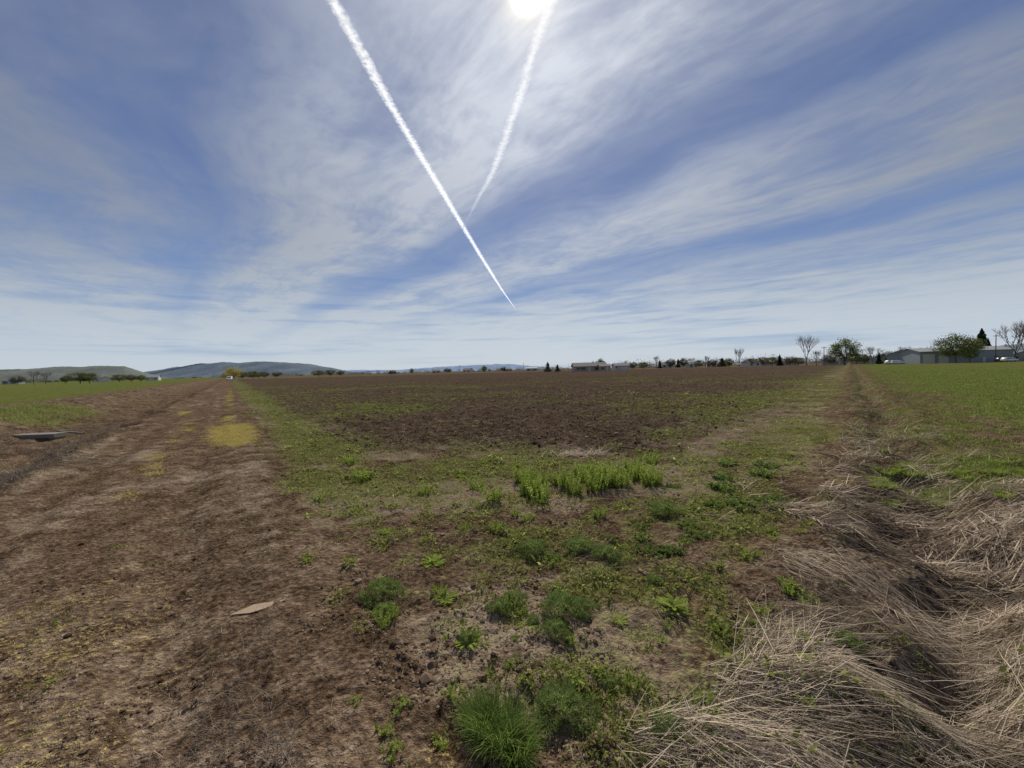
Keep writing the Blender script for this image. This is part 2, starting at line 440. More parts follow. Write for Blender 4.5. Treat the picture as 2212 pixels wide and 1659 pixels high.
def twigs():
    x, y, r = scatter(60000, 4.5, 22, -66, -30); M = masks(x, y)
    keep = (M['c1'] < -3.2) & (M['c1'] > -7.5) & (fbm(x*.9, y*.9, 2, 71) > .42)
    x, y = x[keep][:12000], y[keep][:12000]; n = len(x); z = height(x, y)
    base = np.stack([x, y, z+rng.random(n)*.06], -1)
    a = blades(base, rng.uniform(0, 6.28, n), rng.uniform(.06, .22, n), rng.uniform(.003, .007, n), rng.uniform(.1, 1.3, n), rng.uniform(.6, 1.7, n), 3, [1, .8, .6, .3])
    x2, y2, r2 = scatter(9000, 1.6, 6, -60, -30); M = masks(x2, y2)
    keep = (M['c1'] < .2) & (fbm(x2*1.5, y2*1.5, 2, 72) > .56); x2, y2 = x2[keep][:2500], y2[keep][:2500]; n = len(x2)
    base = np.stack([x2, y2, height(x2, y2)+rng.random(n)*.02], -1)
    b = blades(base, rng.uniform(0, 6.28, n), rng.uniform(.04, .12, n), np.full(n, .002), rng.uniform(.5, 1.3, n), rng.uniform(1, 1.7, n), 3, [1, .8, .6, .3])
    v, f, t = merge([a, b])
    o = obj_from('dead_weeds', np_mesh('dead_weeds', v, f, W_TWIG, False, t)); o['kind'] = 'stuff'
    top(o, 'grey dead weeds lying beside the dirt road', 'dead weeds')
twigs()

# soil clods
import bmesh
def clods():
    bm = bmesh.new(); bmesh.ops.create_icosphere(bm, subdivisions=1, radius=1)
    iv = np.array([v.co[:] for v in bm.verts]); it = np.array([[v.index for v in f.verts] for f in bm.faces]); bm.free()
    m, nt, out = new_mat('soil_clod')
    a = nt.node('ShaderNodeAttribute'); a.attribute_name = 'tint'
    sep = nt.node('ShaderNodeSeparateColor'); nt.l.new(a.outputs['Color'], sep.inputs[0])
    c = nt.mix(sep.outputs[0], (.055, .036, .023), (.27, .2, .14))
    d = nt.node('ShaderNodeBsdfDiffuse'); nt.l.new(c, d.inputs[0]); nt.l.new(d.outputs[0], out.inputs[0])
    x1, y1, r1 = scatter(60000, 6., 80); M = masks(x1, y1); k = M['plow'] > .35+rng.random(len(x1))*.6
    x1, y1, r1 = x1[k][:24000], y1[k][:24000], r1[k][:24000]; s1 = rng.lognormal(np.log(.0125), .5, len(x1))*(1+r1*.02)
    x2, y2, r2 = scatter(70000, 1.2, 9); M = masks(x2, y2); k = (M['st'] < .5) & (fbm(x2*1.6, y2*1.6, 3, 99)+.5*gs(M['c1']+3.4, .4)-.13*M['road'] > .44)
    x2, y2 = x2[k][:24000], y2[k][:24000]; s2 = rng.lognormal(np.log(.0042), .6, len(x2))
    x = np.concatenate([x1, x2]); y = np.concatenate([y1, y2]); s = np.clip(np.concatenate([s1, s2]), 0, .055)
    n = len(x); z = height(x, y)
    S = rng.uniform(.6, 1.3, (n, 12, 1))*iv[None]*s[:, None, None]*np.array([1, 1, .7])
    an = rng.uniform(0, 6.28, n); ca, sa = np.cos(an)[:, None], np.sin(an)[:, None]
    X = S[..., 0]*ca-S[..., 1]*sa; Y = S[..., 0]*sa+S[..., 1]*ca
    V = np.stack([X+x[:, None], Y+y[:, None], S[..., 2]+(z+s*.1)[:, None]], -1).reshape(-1, 3)
    F = (np.arange(n)[:, None, None]*12+it[None]).reshape(-1, 3)
    t = np.repeat(rng.random((n, 1))**1.2, 12, 0)
    o = obj_from('soil_clods', np_mesh('soil_clods', V, F, m, False, t)); o['kind'] = 'stuff'
    top(o, 'loose brown soil clods strewn over the earth', 'soil')
clods()

# ------------------------------------------------------------------ individual weeds
def bmesh_of(name, b, mat): return np_mesh(name, b[0], b[1], mat, False, b[2])
def m_feathery(R=.16, H=.12, n=4200, seed=0, mat=W_FEATH):
    rad = R*np.sqrt(rng.random(n)); a = rng.uniform(0, 6.28, n)
    lob = 1+.3*np.sin(a*3+seed)+.2*np.sin(a*5+2*seed)
    rad = rad*lob
    bump = .55+.9*fbm(rad*np.sin(a)*32+seed*9, rad*np.cos(a)*32, 2, 12)
    top_ = H*(1-(rad/(R*1.45))**2).clip(.1)*bump
    z = top_*rng.random(n)**.35
    base = np.stack([rad*np.sin(a), rad*np.cos(a), z*.92], -1)
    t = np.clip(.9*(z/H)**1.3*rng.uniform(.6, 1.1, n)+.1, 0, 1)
    b = blades(base, a+rng.normal(0, 1., n), rng.uniform(.012, .034, n), rng.uniform(.002, .004, n), rng.uniform(0, 1., n), rng.uniform(.4, 1.4, n), 2, [.8, 1, .15], t)
    return bmesh_of('feathery_weed', b, mat)
def m_leafy(R=.14, H=.2, stems=26, per=26, mat=W_BRIGHT, ls=.038):
    P = []
    sa = rng.uniform(0, 6.28, stems); sr = R*.75*np.sqrt(rng.random(stems)); sh = H*rng.uniform(.5, 1.1, stems)
    base = np.stack([sr*np.sin(sa), sr*np.cos(sa), np.zeros(stems)], -1)
    P.append(blades(base, sa, sh, np.full(stems, .004), np.full(stems, .05), rng.uniform(.1, .5, stems), 3, [1, .9, .8, .5], np.full(stems, .3)))
    k = np.repeat(np.arange(stems), per); n = len(k); t = rng.random(n)**.8
    b2 = base[k]+np.stack([np.sin(sa[k])*t*sh[k]*.25, np.cos(sa[k])*t*sh[k]*.25, t*sh[k]], -1)
    L = ls*rng.uniform(.5, 1.3, n)*(1.15-t*.6)
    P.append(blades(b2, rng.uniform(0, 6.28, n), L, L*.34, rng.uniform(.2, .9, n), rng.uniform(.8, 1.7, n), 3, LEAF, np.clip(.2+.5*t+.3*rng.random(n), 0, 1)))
    v, f, tt = merge(P); return np_mesh('leafy_weed', v, f, mat, False, tt)
def m_rosette(R=.09, n=18, mat=W_BRIGHT, wid=.22, l=(.9, 1.3)):
    a = np.arange(n)*2.4+rng.normal(0, .15, n)
    L = R*rng.uniform(.65, 1.1, n); base = np.stack([np.sin(a)*.006, np.cos(a)*.006, np.full(n, .008)], -1)
    P = [blades(base, a, L, L*wid, rng.uniform(*l, n), rng.uniform(1.3, 1.8, n), 3, [.3, .75, 1, .12], .35+.65*rng.random(n), rng.normal(0, .2, n))]
    k = np.repeat(np.arange(n), 6); t = np.tile(np.linspace(.25, .85, 6), n); sd = np.tile([1, -1], len(k)//2)
    b2 = base[k]+np.stack([np.sin(a[k])*L[k]*t*.93, np.cos(a[k])*L[k]*t*.93, L[k]*t*.22], -1)
    P.append(blades(b2, a[k]+sd*1.0, L[k]*.25, L[k]*.11, np.full(len(k), 1.3), np.full(len(k), 1.6), 3, [1, .8, .5, .1], .3+.6*rng.random(len(k)), np.zeros(len(k))))
    v, f, tt = merge(P); return np_mesh('rosette_weed', v, f, mat, False, tt)
def m_tuft(R=.07, H=.25, n=480, mat=W_BRIGHT, w=.004):
    a = rng.uniform(0, 6.28, n); rad = R*np.sqrt(rng.random(n))
    base = np.stack([rad*np.sin(a), rad*np.cos(a), np.zeros(n)], -1)
    b = blades(base, a+rng.normal(0, .6, n), H*rng.uniform(.45, 1.1, n), np.full(n, w), rng.uniform(0, .5, n), rng.uniform(.5, 1.7, n), 3, None, rng.random(n))
    return bmesh_of('grass_tuft', b, mat)

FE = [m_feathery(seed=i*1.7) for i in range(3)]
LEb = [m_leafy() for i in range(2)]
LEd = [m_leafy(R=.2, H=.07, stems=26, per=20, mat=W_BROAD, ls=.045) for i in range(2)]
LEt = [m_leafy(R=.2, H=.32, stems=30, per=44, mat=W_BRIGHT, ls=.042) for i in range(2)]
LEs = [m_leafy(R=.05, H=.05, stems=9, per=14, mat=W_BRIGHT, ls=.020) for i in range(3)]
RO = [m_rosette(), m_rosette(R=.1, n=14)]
BR = m_rosette(R=.2, n=16, wid=.24, l=(.4, 1.1))
TU = [m_tuft(R=.09, n=750, mat=foliage('tuft_leaf', (.06, .10, .024), (.27, .37, .09), .5)), m_tuft(R=.1, H=.14, n=300)]
G = 'weeds growing on the bare field edge'
def weed(kind, me, x, y, s, label, cat='weed', dz=-.008):
    o = obj_from(kind, me, loc=(x, y, hz(x, y)+dz)); o.scale = (s, s, s*random.uniform(.85, 1.1)); o.rotation_euler = (0, 0, random.uniform(0, 6.28))
    top(o, label, cat, G)
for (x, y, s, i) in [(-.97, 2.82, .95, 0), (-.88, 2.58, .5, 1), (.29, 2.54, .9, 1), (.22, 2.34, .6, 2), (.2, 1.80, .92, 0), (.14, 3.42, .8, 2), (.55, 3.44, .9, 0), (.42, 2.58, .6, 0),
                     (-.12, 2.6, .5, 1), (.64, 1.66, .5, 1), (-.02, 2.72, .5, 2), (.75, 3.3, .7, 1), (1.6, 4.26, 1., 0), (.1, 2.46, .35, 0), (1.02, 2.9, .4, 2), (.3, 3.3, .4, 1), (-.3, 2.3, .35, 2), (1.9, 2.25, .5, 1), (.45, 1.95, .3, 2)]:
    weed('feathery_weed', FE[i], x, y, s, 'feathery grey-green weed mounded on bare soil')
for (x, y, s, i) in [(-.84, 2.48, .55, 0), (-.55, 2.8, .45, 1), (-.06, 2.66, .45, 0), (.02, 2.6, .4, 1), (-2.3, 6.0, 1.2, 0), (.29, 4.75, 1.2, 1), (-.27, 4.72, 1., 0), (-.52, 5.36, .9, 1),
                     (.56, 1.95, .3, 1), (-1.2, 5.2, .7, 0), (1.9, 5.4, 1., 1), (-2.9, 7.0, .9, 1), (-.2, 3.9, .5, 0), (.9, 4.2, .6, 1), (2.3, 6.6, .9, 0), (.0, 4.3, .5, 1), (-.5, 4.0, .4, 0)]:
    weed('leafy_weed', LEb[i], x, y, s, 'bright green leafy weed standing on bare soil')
cnt = 0
while cnt < 110:
    rr_ = math.exp(random.uniform(math.log(1.6), math.log(7.5))); tt_ = math.radians(random.uniform(-38, 40)); x, y = rr_*math.sin(tt_), rr_*math.cos(tt_)
    c1_, c2_ = x+.705*y, x-.853*y
    if c1_ < .45+random.random()*.6 or c2_ > -.2: continue
    weed('small_weed', LEs[cnt % 3], x, y, random.uniform(.4, 1.2)*(1+.1*rr_), 'small yellow-green weed tuft on bare soil'); cnt += 1
for i in range(30):
    x = rng.uniform(.0, 1.85); y = 5.35+rng.normal(0, .25)+.12*x
    weed('tall_weed', LEt[i % 2], x, y, rng.uniform(.55, .95), 'tall bright green weed in a dense stand')
for i in range(12):
    x = 1.28+rng.normal(0, .28); y = 3.62+rng.normal(0, .16)
    weed('broadleaf_weed', LEd[i % 2], x, y, rng.uniform(.4, .7), 'dark green broad-leaved weed spreading over soil')
for (x, y, s) in [(2.49, 4.35, 1.), (2.9, 4.5, .9), (3.13, 4.6, .9), (2.64, 5.0, 1.), (2.25, 4.45, .7), (2.9, 5.5, .9), (3.5, 5.6, 1.), (3.9, 6.1, 1.1), (2.1, 5.2, .7), (3.4, 6.3, 1.), (1.85, 2.25, .4), (1.7, 3.9, .6)]:
    weed('broadleaf_weed', LEd[int(x*10) % 2], x, y, s, 'dark green broad-leaved weed spreading over soil')
for (x, y, s, i) in [(-.69, 3.25, 1.2, 0), (-.72, 3.32, .9, 1), (.06, 2.41, .7, 0), (.64, 2.45, .65, 1), (-.3, 2.28, .95, 0), (.29, 1.98, .6, 1), (-.5, 2.72, .9, 1), (-1.3, 3.9, .8, 0), (1.25, 2.05, .5, 0), (.42, 2.02, .5, 0)]:
    weed('rosette_weed', RO[i], x, y, s, 'flat green rosette weed pressed to the soil')
weed('thistle_weed', BR, 1.02, 2.56, .62, 'broad-leaved green weed at the edge of dry grass')
for (x, y, s, i) in [(-.09, 1.68, .85, 0), (-.18, 1.74, .65, 0), (-.02, 1.60, .65, 0), (-.1, 2.58, .45, 1), (-.84, 2.55, .5, 1)]:
    weed('grass_tuft', TU[i], x, y, s, 'thick green grass tuft on bare soil', 'grass')
for i in range(80):
    c2 = rng.uniform(.3, 2.6); y = rng.uniform(4.2, 6.0); x = .853*y+c2
    weed('grass_tuft', TU[1], x, y, rng.uniform(.4, 1.0), 'lush green grass tuft beside the ditch', 'grass')

# ------------------------------------------------------------------ small props near the road
def bm_obj(name, bm, mat, parent=None, smooth=False):
    me = bpy.data.meshes.new(name); bm.normal_update(); bm.to_mesh(me); bm.free(); me.materials.append(mat)
    if smooth:
        for p in me.polygons: p.use_smooth = True
    return obj_from(name, me, parent)
def box(bm, c, s, rot=None):
    M = Matrix.Translation(c)
    if rot: M = M @ rot
    r = bmesh.ops.create_cube(bm, size=1, matrix=M @ Matrix.Diagonal((*s, 1)))
    return r['verts']
cardb = plain('weathered_board', (.30, .215, .145), .9, .35, 14, bump=.3)
conc = plain('old_concrete', (.17, .15, .13), .9, .35, 6, bump=.4)
woodg = plain('grey_wood', (.085, .072, .06), .85, .35, 5, bump=.3)

bm = bmesh.new()
pts = [(-.15, -.07), (-.05, .035), (.15, .075), (.05, -.02), (-.02, -.06)]
lo = [bm.verts.new((px, py, 0)) for px, py in pts]; f = bm.faces.new(lo)
r = bmesh.ops.extrude_face_region(bm, geom=[f])
for v in r['geom']:
    if isinstance(v, bmesh.types.BMVert): v.co.z += .006
bmesh.ops.recalc_face_normals(bm, faces=bm.faces)
o = bm_obj('board_scrap', bm, cardb); o.location = (-1.77, 2.67, hz(-1.77, 2.67)+.012); o.rotation_euler = (.03, -.03, 0)
top(o, 'jagged brown board scrap lying on the dirt road', 'board')

root = bpy.data.objects.new('irrigation_headgate', None); link(root)
gx, gy = -14.35, 12.0; root.location = (gx, gy, hz(gx, gy)-.02); root.rotation_euler = (0, 0, .1)
top(root, 'old concrete irrigation headgate with grey boards beside the ditch', 'irrigation gate')
bm = bmesh.new(); box(bm, (0, 0, .10), (1.2, .42, .12)); bmesh.ops.bevel(bm, geom=bm.edges[:], offset=.02, segments=2)
bm_obj('slab', bm, conc, root)
for sx in (-.5, .5):
    bm = bmesh.new(); box(bm, (sx, 0, -.025), (.12, .38, .13)); bm_obj('footing', bm, conc, root)
bm = bmesh.new(); box(bm, (.2, .75, .08), (.7, .12, .04), Matrix.Rotation(.12, 4, 'Y')); bmesh.ops.bevel(bm, geom=bm.edges[:], offset=.006); bm_obj('board', bm, woodg, root)

# ------------------------------------------------------------------ trees
def tubes(segs, sides=5):
    V = []; F = []; n = 0
    for p0, p1, r0, r1 in segs:
        d = (p1-p0).normalized(); a = d.orthogonal().normalized(); b = d.cross(a)
        for p, r in ((p0, r0), (p1, r1)):
            for k in range(sides):
                t = 2*math.pi*k/sides; V.append(p+a*(r*math.cos(t))+b*(r*math.sin(t)))
        for k in range(sides): F.append((n+k, n+(k+1) % sides, n+sides+(k+1) % sides, n+sides+k))
        n += 2*sides
    return np.array([v[:] for v in V]), np.array(F)
def branch(p, d, L, r, depth, out, tips, spread, up):
    k = 2; q = p
    for i in range(k):
        d = (d+Vector((random.gauss(0, .12), random.gauss(0, .12), up*.25))).normalized()
        q2 = q+d*(L/k); out[min(depth, 9)].append((q, q2, r*(1-.2*i), r*(1-.2*(i+1)))); q = q2
    tips.append(q)
    if depth == 0: return
    for i in range(3 if depth > 1 else 4):
        ax = d.orthogonal(); ax.rotate(Matrix.Rotation(random.uniform(0, 6.28), 3, d))
        nd = (d*math.cos(spread)+ax.normalized()*math.sin(spread)*random.uniform(.6, 1.3)).normalized()
        branch(q-d*L*random.uniform(0, .35), nd, L*random.uniform(.6, .82), r*.6, depth-1, out, tips, spread, up)
BARK = plain('bark', (.15, .12, .10), .9, .3, 4)
TWG = plain('twig_bark', (.22, .18, .15), .9, .3, 2)
def cards(P, size, tintc):
    n = len(P); a = rng.normal(size=(n, 3)); a /= np.linalg.norm(a, axis=1)[:, None]
    b = np.cross(a, rng.normal(size=(n, 3))); b /= np.linalg.norm(b, axis=1)[:, None]
    s = size*rng.uniform(.6, 1.3, (n, 1)); a = a*s; b = b*s*.6
    V = np.stack([P-a, P-b, P+a, P+b], 1).reshape(-1, 3); F = np.arange(4*n).reshape(-1, 4)
    return V, F, np.repeat(tintc[:, None], 4, 0)
def tree_tmpl(kind, H, W, leafmat=None):
    out = [[] for _ in range(10)]; tips = []
    if kind == 'bare':
        th = H*.2; out[9].append((Vector((0, 0, -.2)), Vector((0, 0, th)), H*.026, H*.018))
        for i in range(5):
            a = i*1.256+random.random()*.6; s = .25+.4*random.random()*min(1.3, W/H*1.6)
            branch(Vector((0, 0, th*random.uniform(.8, 1.1))), Vector((math.cos(a)*s, math.sin(a)*s, 1)).normalized(), H*.3, H*.010, 4, out, tips, .42, .5)
        trunk = out[9]+out[4]+out[3]+out[2]; tw = out[1]+out[0]
        v, f = tubes(trunk, 5); v2, f2 = tubes([(a, b, max(r0, .015), max(r1, .009)) for a, b, r0, r1 in tw], 3)
        mz = max(v[:, 2].max(), v2[:, 2].max()); k = H/mz; v = v*k; v2 = v2*k
        return np_mesh('bare_trunk', v, f, BARK), np_mesh('bare_crown', v2, f2, TWG)
    if kind == 'leafy':
        th = H*.22; out[9].append((Vector((0, 0, -.2)), Vector((0, 0, th)), H*.035, H*.025))
        for i in range(5):
            a = i*1.256+random.random()*.6; s = .5+.5*random.random()
            branch(Vector((0, 0, th)), Vector((math.cos(a)*s, math.sin(a)*s, 1)).normalized(), H*.22, H*.015, 2, out, tips, .6, .2)
        v, f = tubes(out[9]+out[2]+out[1]+out[0], 5)
        nc = 60; a = rng.uniform(0, 6.28, nc); u = rng.uniform(-1, 1, nc); q = rng.uniform(.55, 1, nc)
        cx = np.cos(a)*np.sqrt(1-u*u)*q*W*.42; cy = np.sin(a)*np.sqrt(1-u*u)*q*W*.42; cz = H*.56+u*q*H*.36
        C = np.stack([cx, cy, cz], -1); per = 75
        P = np.repeat(C, per, 0)+rng.normal(size=(nc*per, 3))*np.array([W, W, H*.9])*.062
        P = P[P[:, 2] > H*.06]
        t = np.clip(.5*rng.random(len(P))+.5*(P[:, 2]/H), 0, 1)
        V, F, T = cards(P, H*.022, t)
        return np_mesh('trunk', v, f, BARK), np_mesh('crown', V, F, leafmat, False, T)
    if kind == 'conifer':
        n = 4200; z = rng.random(n)**1.35; lay = .72+.28*np.abs(np.sin(z*26))
        R = W*.5*(1-z)**.8*lay*(1+.18*np.sin(z*9+1)); a = rng.uniform(0, 6.28, n); q = rng.random(n)**.4
        R = R*(1+.2*np.sin(a*3+z*5))
        P = np.stack([np.cos(a)*R*q, np.sin(a)*R*q, H*(.06+.93*z)], -1)
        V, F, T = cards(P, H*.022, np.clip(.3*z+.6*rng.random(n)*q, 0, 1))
        v, f = tubes([(Vector((0, 0, -.2)), Vector((0, 0, H*.5)), H*.02, H*.012), (Vector((0, 0, H*.5)), Vector((0, 0, H*.97)), H*.012, .02)], 7)
        return np_mesh('trunk', v, f, BARK), np_mesh('crown', V, F, leafmat, False, T)
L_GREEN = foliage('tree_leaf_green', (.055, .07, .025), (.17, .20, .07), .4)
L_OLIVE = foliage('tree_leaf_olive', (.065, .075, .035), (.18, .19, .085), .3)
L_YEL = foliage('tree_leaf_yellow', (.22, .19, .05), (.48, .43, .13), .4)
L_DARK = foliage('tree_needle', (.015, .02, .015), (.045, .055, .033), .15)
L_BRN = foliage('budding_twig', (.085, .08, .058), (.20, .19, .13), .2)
T = {
 'bareA': tree_tmpl('bare', 10, 7), 'bareB': tree_tmpl('bare', 10, 9), 
 'green': tree_tmpl('leafy', 10, 12, L_GREEN), 'green2': tree_tmpl('leafy', 10, 13, L_GREEN),
 'olive': tree_tmpl('leafy', 10, 14, L_OLIVE), 'yellow': tree_tmpl('leafy', 10, 14, L_YEL),
 'con': tree_tmpl('conifer', 10, 5.2, L_DARK), 'shrubcon': tree_tmpl('conifer', 10, 8.5, L_DARK), 'brown': tree_tmpl('leafy', 10, 11, L_BRN)}
NM = {'bareA': ('bare_tree', 'leafless brown tree standing beyond the field'), 'bareB': ('bare_tree', 'leafless brown tree standing beyond the field'),
 'green': ('leafy_tree', 'round green leafy tree beyond the field'), 'green2': ('leafy_tree', 'spreading green tree beyond the field'),
 'olive': ('olive_tree', 'broad olive-green tree at the edge of fields'), 'yellow': ('willow_tree', 'yellow budding willow at the end of the dirt road'),
 'con': ('pine_tree', 'dark pointed evergreen near the buildings'), 'shrubcon': ('juniper_tree', 'dark rounded evergreen beside the house'),
 'brown': ('budding_tree', 'brown budding tree near the distant houses')}
def tree(kind, k, d, h, wf=1.):
    nm, lab = NM[kind]; r = bpy.data.objects.new(nm, None); link(r)
    r.location = (k*d, d, 0); s = h/10; r.scale = (s*wf, s*wf, s); r.rotation_euler = (0, 0, random.uniform(0, 6.28))
    top(r, lab, 'tree', 'trees beyond the field')
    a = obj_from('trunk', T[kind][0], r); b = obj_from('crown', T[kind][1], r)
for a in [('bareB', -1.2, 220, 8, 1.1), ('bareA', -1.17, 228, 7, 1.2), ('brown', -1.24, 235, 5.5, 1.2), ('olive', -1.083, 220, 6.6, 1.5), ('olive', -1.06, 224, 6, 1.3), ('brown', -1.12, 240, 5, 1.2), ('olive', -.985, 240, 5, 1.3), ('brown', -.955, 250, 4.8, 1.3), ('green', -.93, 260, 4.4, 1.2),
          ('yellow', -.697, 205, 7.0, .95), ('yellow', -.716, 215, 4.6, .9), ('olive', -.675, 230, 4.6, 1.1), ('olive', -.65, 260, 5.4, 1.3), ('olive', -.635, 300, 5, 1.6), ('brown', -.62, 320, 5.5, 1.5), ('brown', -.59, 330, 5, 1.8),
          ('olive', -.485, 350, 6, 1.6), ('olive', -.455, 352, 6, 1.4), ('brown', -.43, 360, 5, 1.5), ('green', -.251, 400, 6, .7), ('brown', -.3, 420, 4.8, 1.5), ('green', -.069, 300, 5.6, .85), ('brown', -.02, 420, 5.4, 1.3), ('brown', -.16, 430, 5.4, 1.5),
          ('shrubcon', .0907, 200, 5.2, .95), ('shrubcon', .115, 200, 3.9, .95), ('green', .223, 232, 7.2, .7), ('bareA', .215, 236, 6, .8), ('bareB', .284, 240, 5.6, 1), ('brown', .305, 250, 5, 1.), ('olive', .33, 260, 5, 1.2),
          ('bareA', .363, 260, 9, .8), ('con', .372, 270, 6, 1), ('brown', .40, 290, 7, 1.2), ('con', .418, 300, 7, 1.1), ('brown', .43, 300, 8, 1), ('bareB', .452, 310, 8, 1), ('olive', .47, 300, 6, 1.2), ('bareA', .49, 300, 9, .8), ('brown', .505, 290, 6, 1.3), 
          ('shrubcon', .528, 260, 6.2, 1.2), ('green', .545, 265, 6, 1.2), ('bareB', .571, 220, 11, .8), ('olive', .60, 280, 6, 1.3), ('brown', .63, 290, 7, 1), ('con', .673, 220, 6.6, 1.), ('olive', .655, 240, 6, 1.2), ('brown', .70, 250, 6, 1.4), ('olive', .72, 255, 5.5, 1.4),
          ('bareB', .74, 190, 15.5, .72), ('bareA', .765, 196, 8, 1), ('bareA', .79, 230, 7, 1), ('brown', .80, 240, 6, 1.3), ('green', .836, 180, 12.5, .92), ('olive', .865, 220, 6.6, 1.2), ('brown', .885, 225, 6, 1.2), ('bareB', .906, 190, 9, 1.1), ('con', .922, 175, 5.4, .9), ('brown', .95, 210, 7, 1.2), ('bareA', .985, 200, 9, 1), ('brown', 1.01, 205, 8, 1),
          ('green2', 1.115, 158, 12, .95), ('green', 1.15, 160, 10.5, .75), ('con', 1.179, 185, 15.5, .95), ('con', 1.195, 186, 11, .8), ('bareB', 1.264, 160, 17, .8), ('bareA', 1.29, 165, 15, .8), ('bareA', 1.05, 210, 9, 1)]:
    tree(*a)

def treeline():
    P = []; Tn = []
    for k0, k1, d, h, n in [(-1.45, -.9, 520, 7, 70), (-.75, -.35, 620, 7, 60), (-.4, .2, 700, 7, 110), (.15, .7, 480, 8.5, 150), (.6, 1.4, 360, 7.5, 170), (.3, 1.3, 560, 10, 150)]:
        for i in range(n):
            k = random.uniform(k0, k1); dd = d*random.uniform(.9, 1.15); hh = h*random.uniform(.4, 1.3); w = hh*random.uniform(.5, 1.3)
            m = 60; q = rng.normal(size=(m, 3))*np.array([w*.5, w*.5, hh*.25])+np.array([k*dd, dd, hh*.45]); q[:, 2] = np.abs(q[:, 2])
            P.append(q); Tn.append(np.clip(random.random()+rng.normal(0, .15, m), 0, 1))
    P = np.concatenate(P); Tn = np.concatenate(Tn)
    V, F, TT = cards(P, .55, Tn)
    mat = foliage('distant_foliage', (.08, .095, .08), (.175, .175, .145), .3)  # leaf colours greyed, distance haze painted in
    o = obj_from('distant_treeline', np_mesh('distant_treeline', V, F, mat, False, TT)); o['kind'] = 'stuff'
    top(o, 'far-off band of hazy brown-green trees along the plain', 'trees')
treeline()

# ------------------------------------------------------------------ buildings
M_white = plain('white_siding', (.48, .49, .50), .7, .06, 1); M_tan = plain('tan_siding', (.34, .30, .25), .8, .08, 1)
M_roof = plain('grey_shingle', (.10, .095, .092), .9, .2, 2); M_metal = plain('grey_metal_siding', (.24, .27, .30), .5, .1, .5)
M_mroof = plain('pale_metal_roof', (.22, .235, .25), .8, .08, .5); M_glass = plain('dark_window', (.03, .035, .04), .1, .1, 1); M_door = plain('door_paint', (.55, .55, .54), .6, .05, 1)
def walls_mesh(w, d, h, rh):
    v = [(-w/2, -d/2, -.3), (w/2, -d/2, -.3), (w/2, d/2, -.3), (-w/2, d/2, -.3), (-w/2, -d/2, h), (w/2, -d/2, h), (w/2, d/2, h), (-w/2, d/2, h), (-w/2, 0, h+rh), (w/2, 0, h+rh)]
    f = [(0, 1, 5, 4), (2, 3, 7, 6), (1, 2, 6, 9, 5), (3, 0, 4, 8, 7)]
    me = bpy.data.meshes.new('wall'); me.from_pydata(v, [], f); return me
def roof_mesh(w, d, h, rh, o=.45, t=.16):
    s = rh/(d/2); e = h-o*s
    top_ = [(-w/2-o, -d/2-o, e+t), (w/2+o, -d/2-o, e+t), (w/2+o, 0, h+rh+t), (-w/2-o, 0, h+rh+t), (-w/2-o, d/2+o, e+t), (w/2+o, d/2+o, e+t)]
    bot = [(x, y, z-t+.02) for x, y, z in top_]
    v = top_+bot
    f = [(0, 1, 2, 3), (3, 2, 5, 4), (7, 6, 9, 8), (8, 9, 10, 11), (0, 6, 7, 1), (4, 5, 11, 10), (0, 3, 9, 6), (3, 4, 10, 9), (1, 7, 8, 2), (2, 8, 11, 5)]
    me = bpy.data.meshes.new('roof'); me.from_pydata(v, [], f); return me
def setm(me, m): me.materials.append(m); return me
def boxmesh(name, s, m, bev=0.):
    bm = bmesh.new(); box(bm, (0, 0, 0), s)
    if bev: bmesh.ops.bevel(bm, geom=bm.edges[:], offset=bev)
    me = bpy.data.meshes.new(name); bm.to_mesh(me); bm.free(); me.materials.append(m); return me
def building(name, label, cat, k, d, w, dp, h, rh, wm, rm, wins=(), doors=(), rot=0, group=None, doormat=None):
    r = bpy.data.objects.new(name, None); link(r); r.location = (k*d, d, 0); r.rotation_euler = (0, 0, rot)
    top(r, label, cat, group)
    obj_from('wall', setm(walls_mesh(w, dp, h, rh), wm), r); obj_from('roof', setm(roof_mesh(w, dp, h, rh), rm), r)
    for (x, z, ww, hh) in wins:
        fr = obj_from('window', boxmesh('window', (ww, .08, hh), M_glass), r, (x, -dp/2-.045, z))
        obj_from('frame', boxmesh('frame', (ww+.2, .05, .1), M_white), fr, (0, -.01, hh/2+.05)); obj_from('sill', boxmesh('sill', (ww+.2, .1, .08), M_white), fr, (0, -.03, -hh/2-.04))
    for (x, ww, hh) in doors:
        obj_from('door', boxmesh('door', (ww, .1, hh), doormat or M_door), r, (x, -dp/2-.06, hh/2))
    return r
h = building('ranch_house', 'low tan ranch house with grey roof beyond the field', 'house', .194, 200, 16, 8, 2.5, 1.7, M_tan, M_roof,
         [(-6, 1.4, 1.6, 1.1), (-3.6, 1.4, 2.2, 1.2), (3, 1.4, 1.6, 1.1), (6, 1.4, 1.2, 1.1)], [(-.5, 1., 2.1), (1.2, .1, 2.2)])
ch = obj_from('chimney', boxmesh('chimney', (.6, .6, 1.3), plain('brick', (.3, .16, .12), .9)), h, (2.2, .6, 4.1))
building('garage', 'white gabled garage with wide door near the house', 'garage', .272, 212, 7, 7, 2.4, 1.2, M_white, M_roof, [(-2.8, 1.5, .8, .8)], [(1, 3.2, 2.1)])
building('porch_house', 'white front wing of the house with dark windows', 'house', .232, 194, 5, 5, 2.3, .9, M_tan, M_roof, [(-1.2, 1.3, 1.2, 1.1)], [(1., .9, 2)])
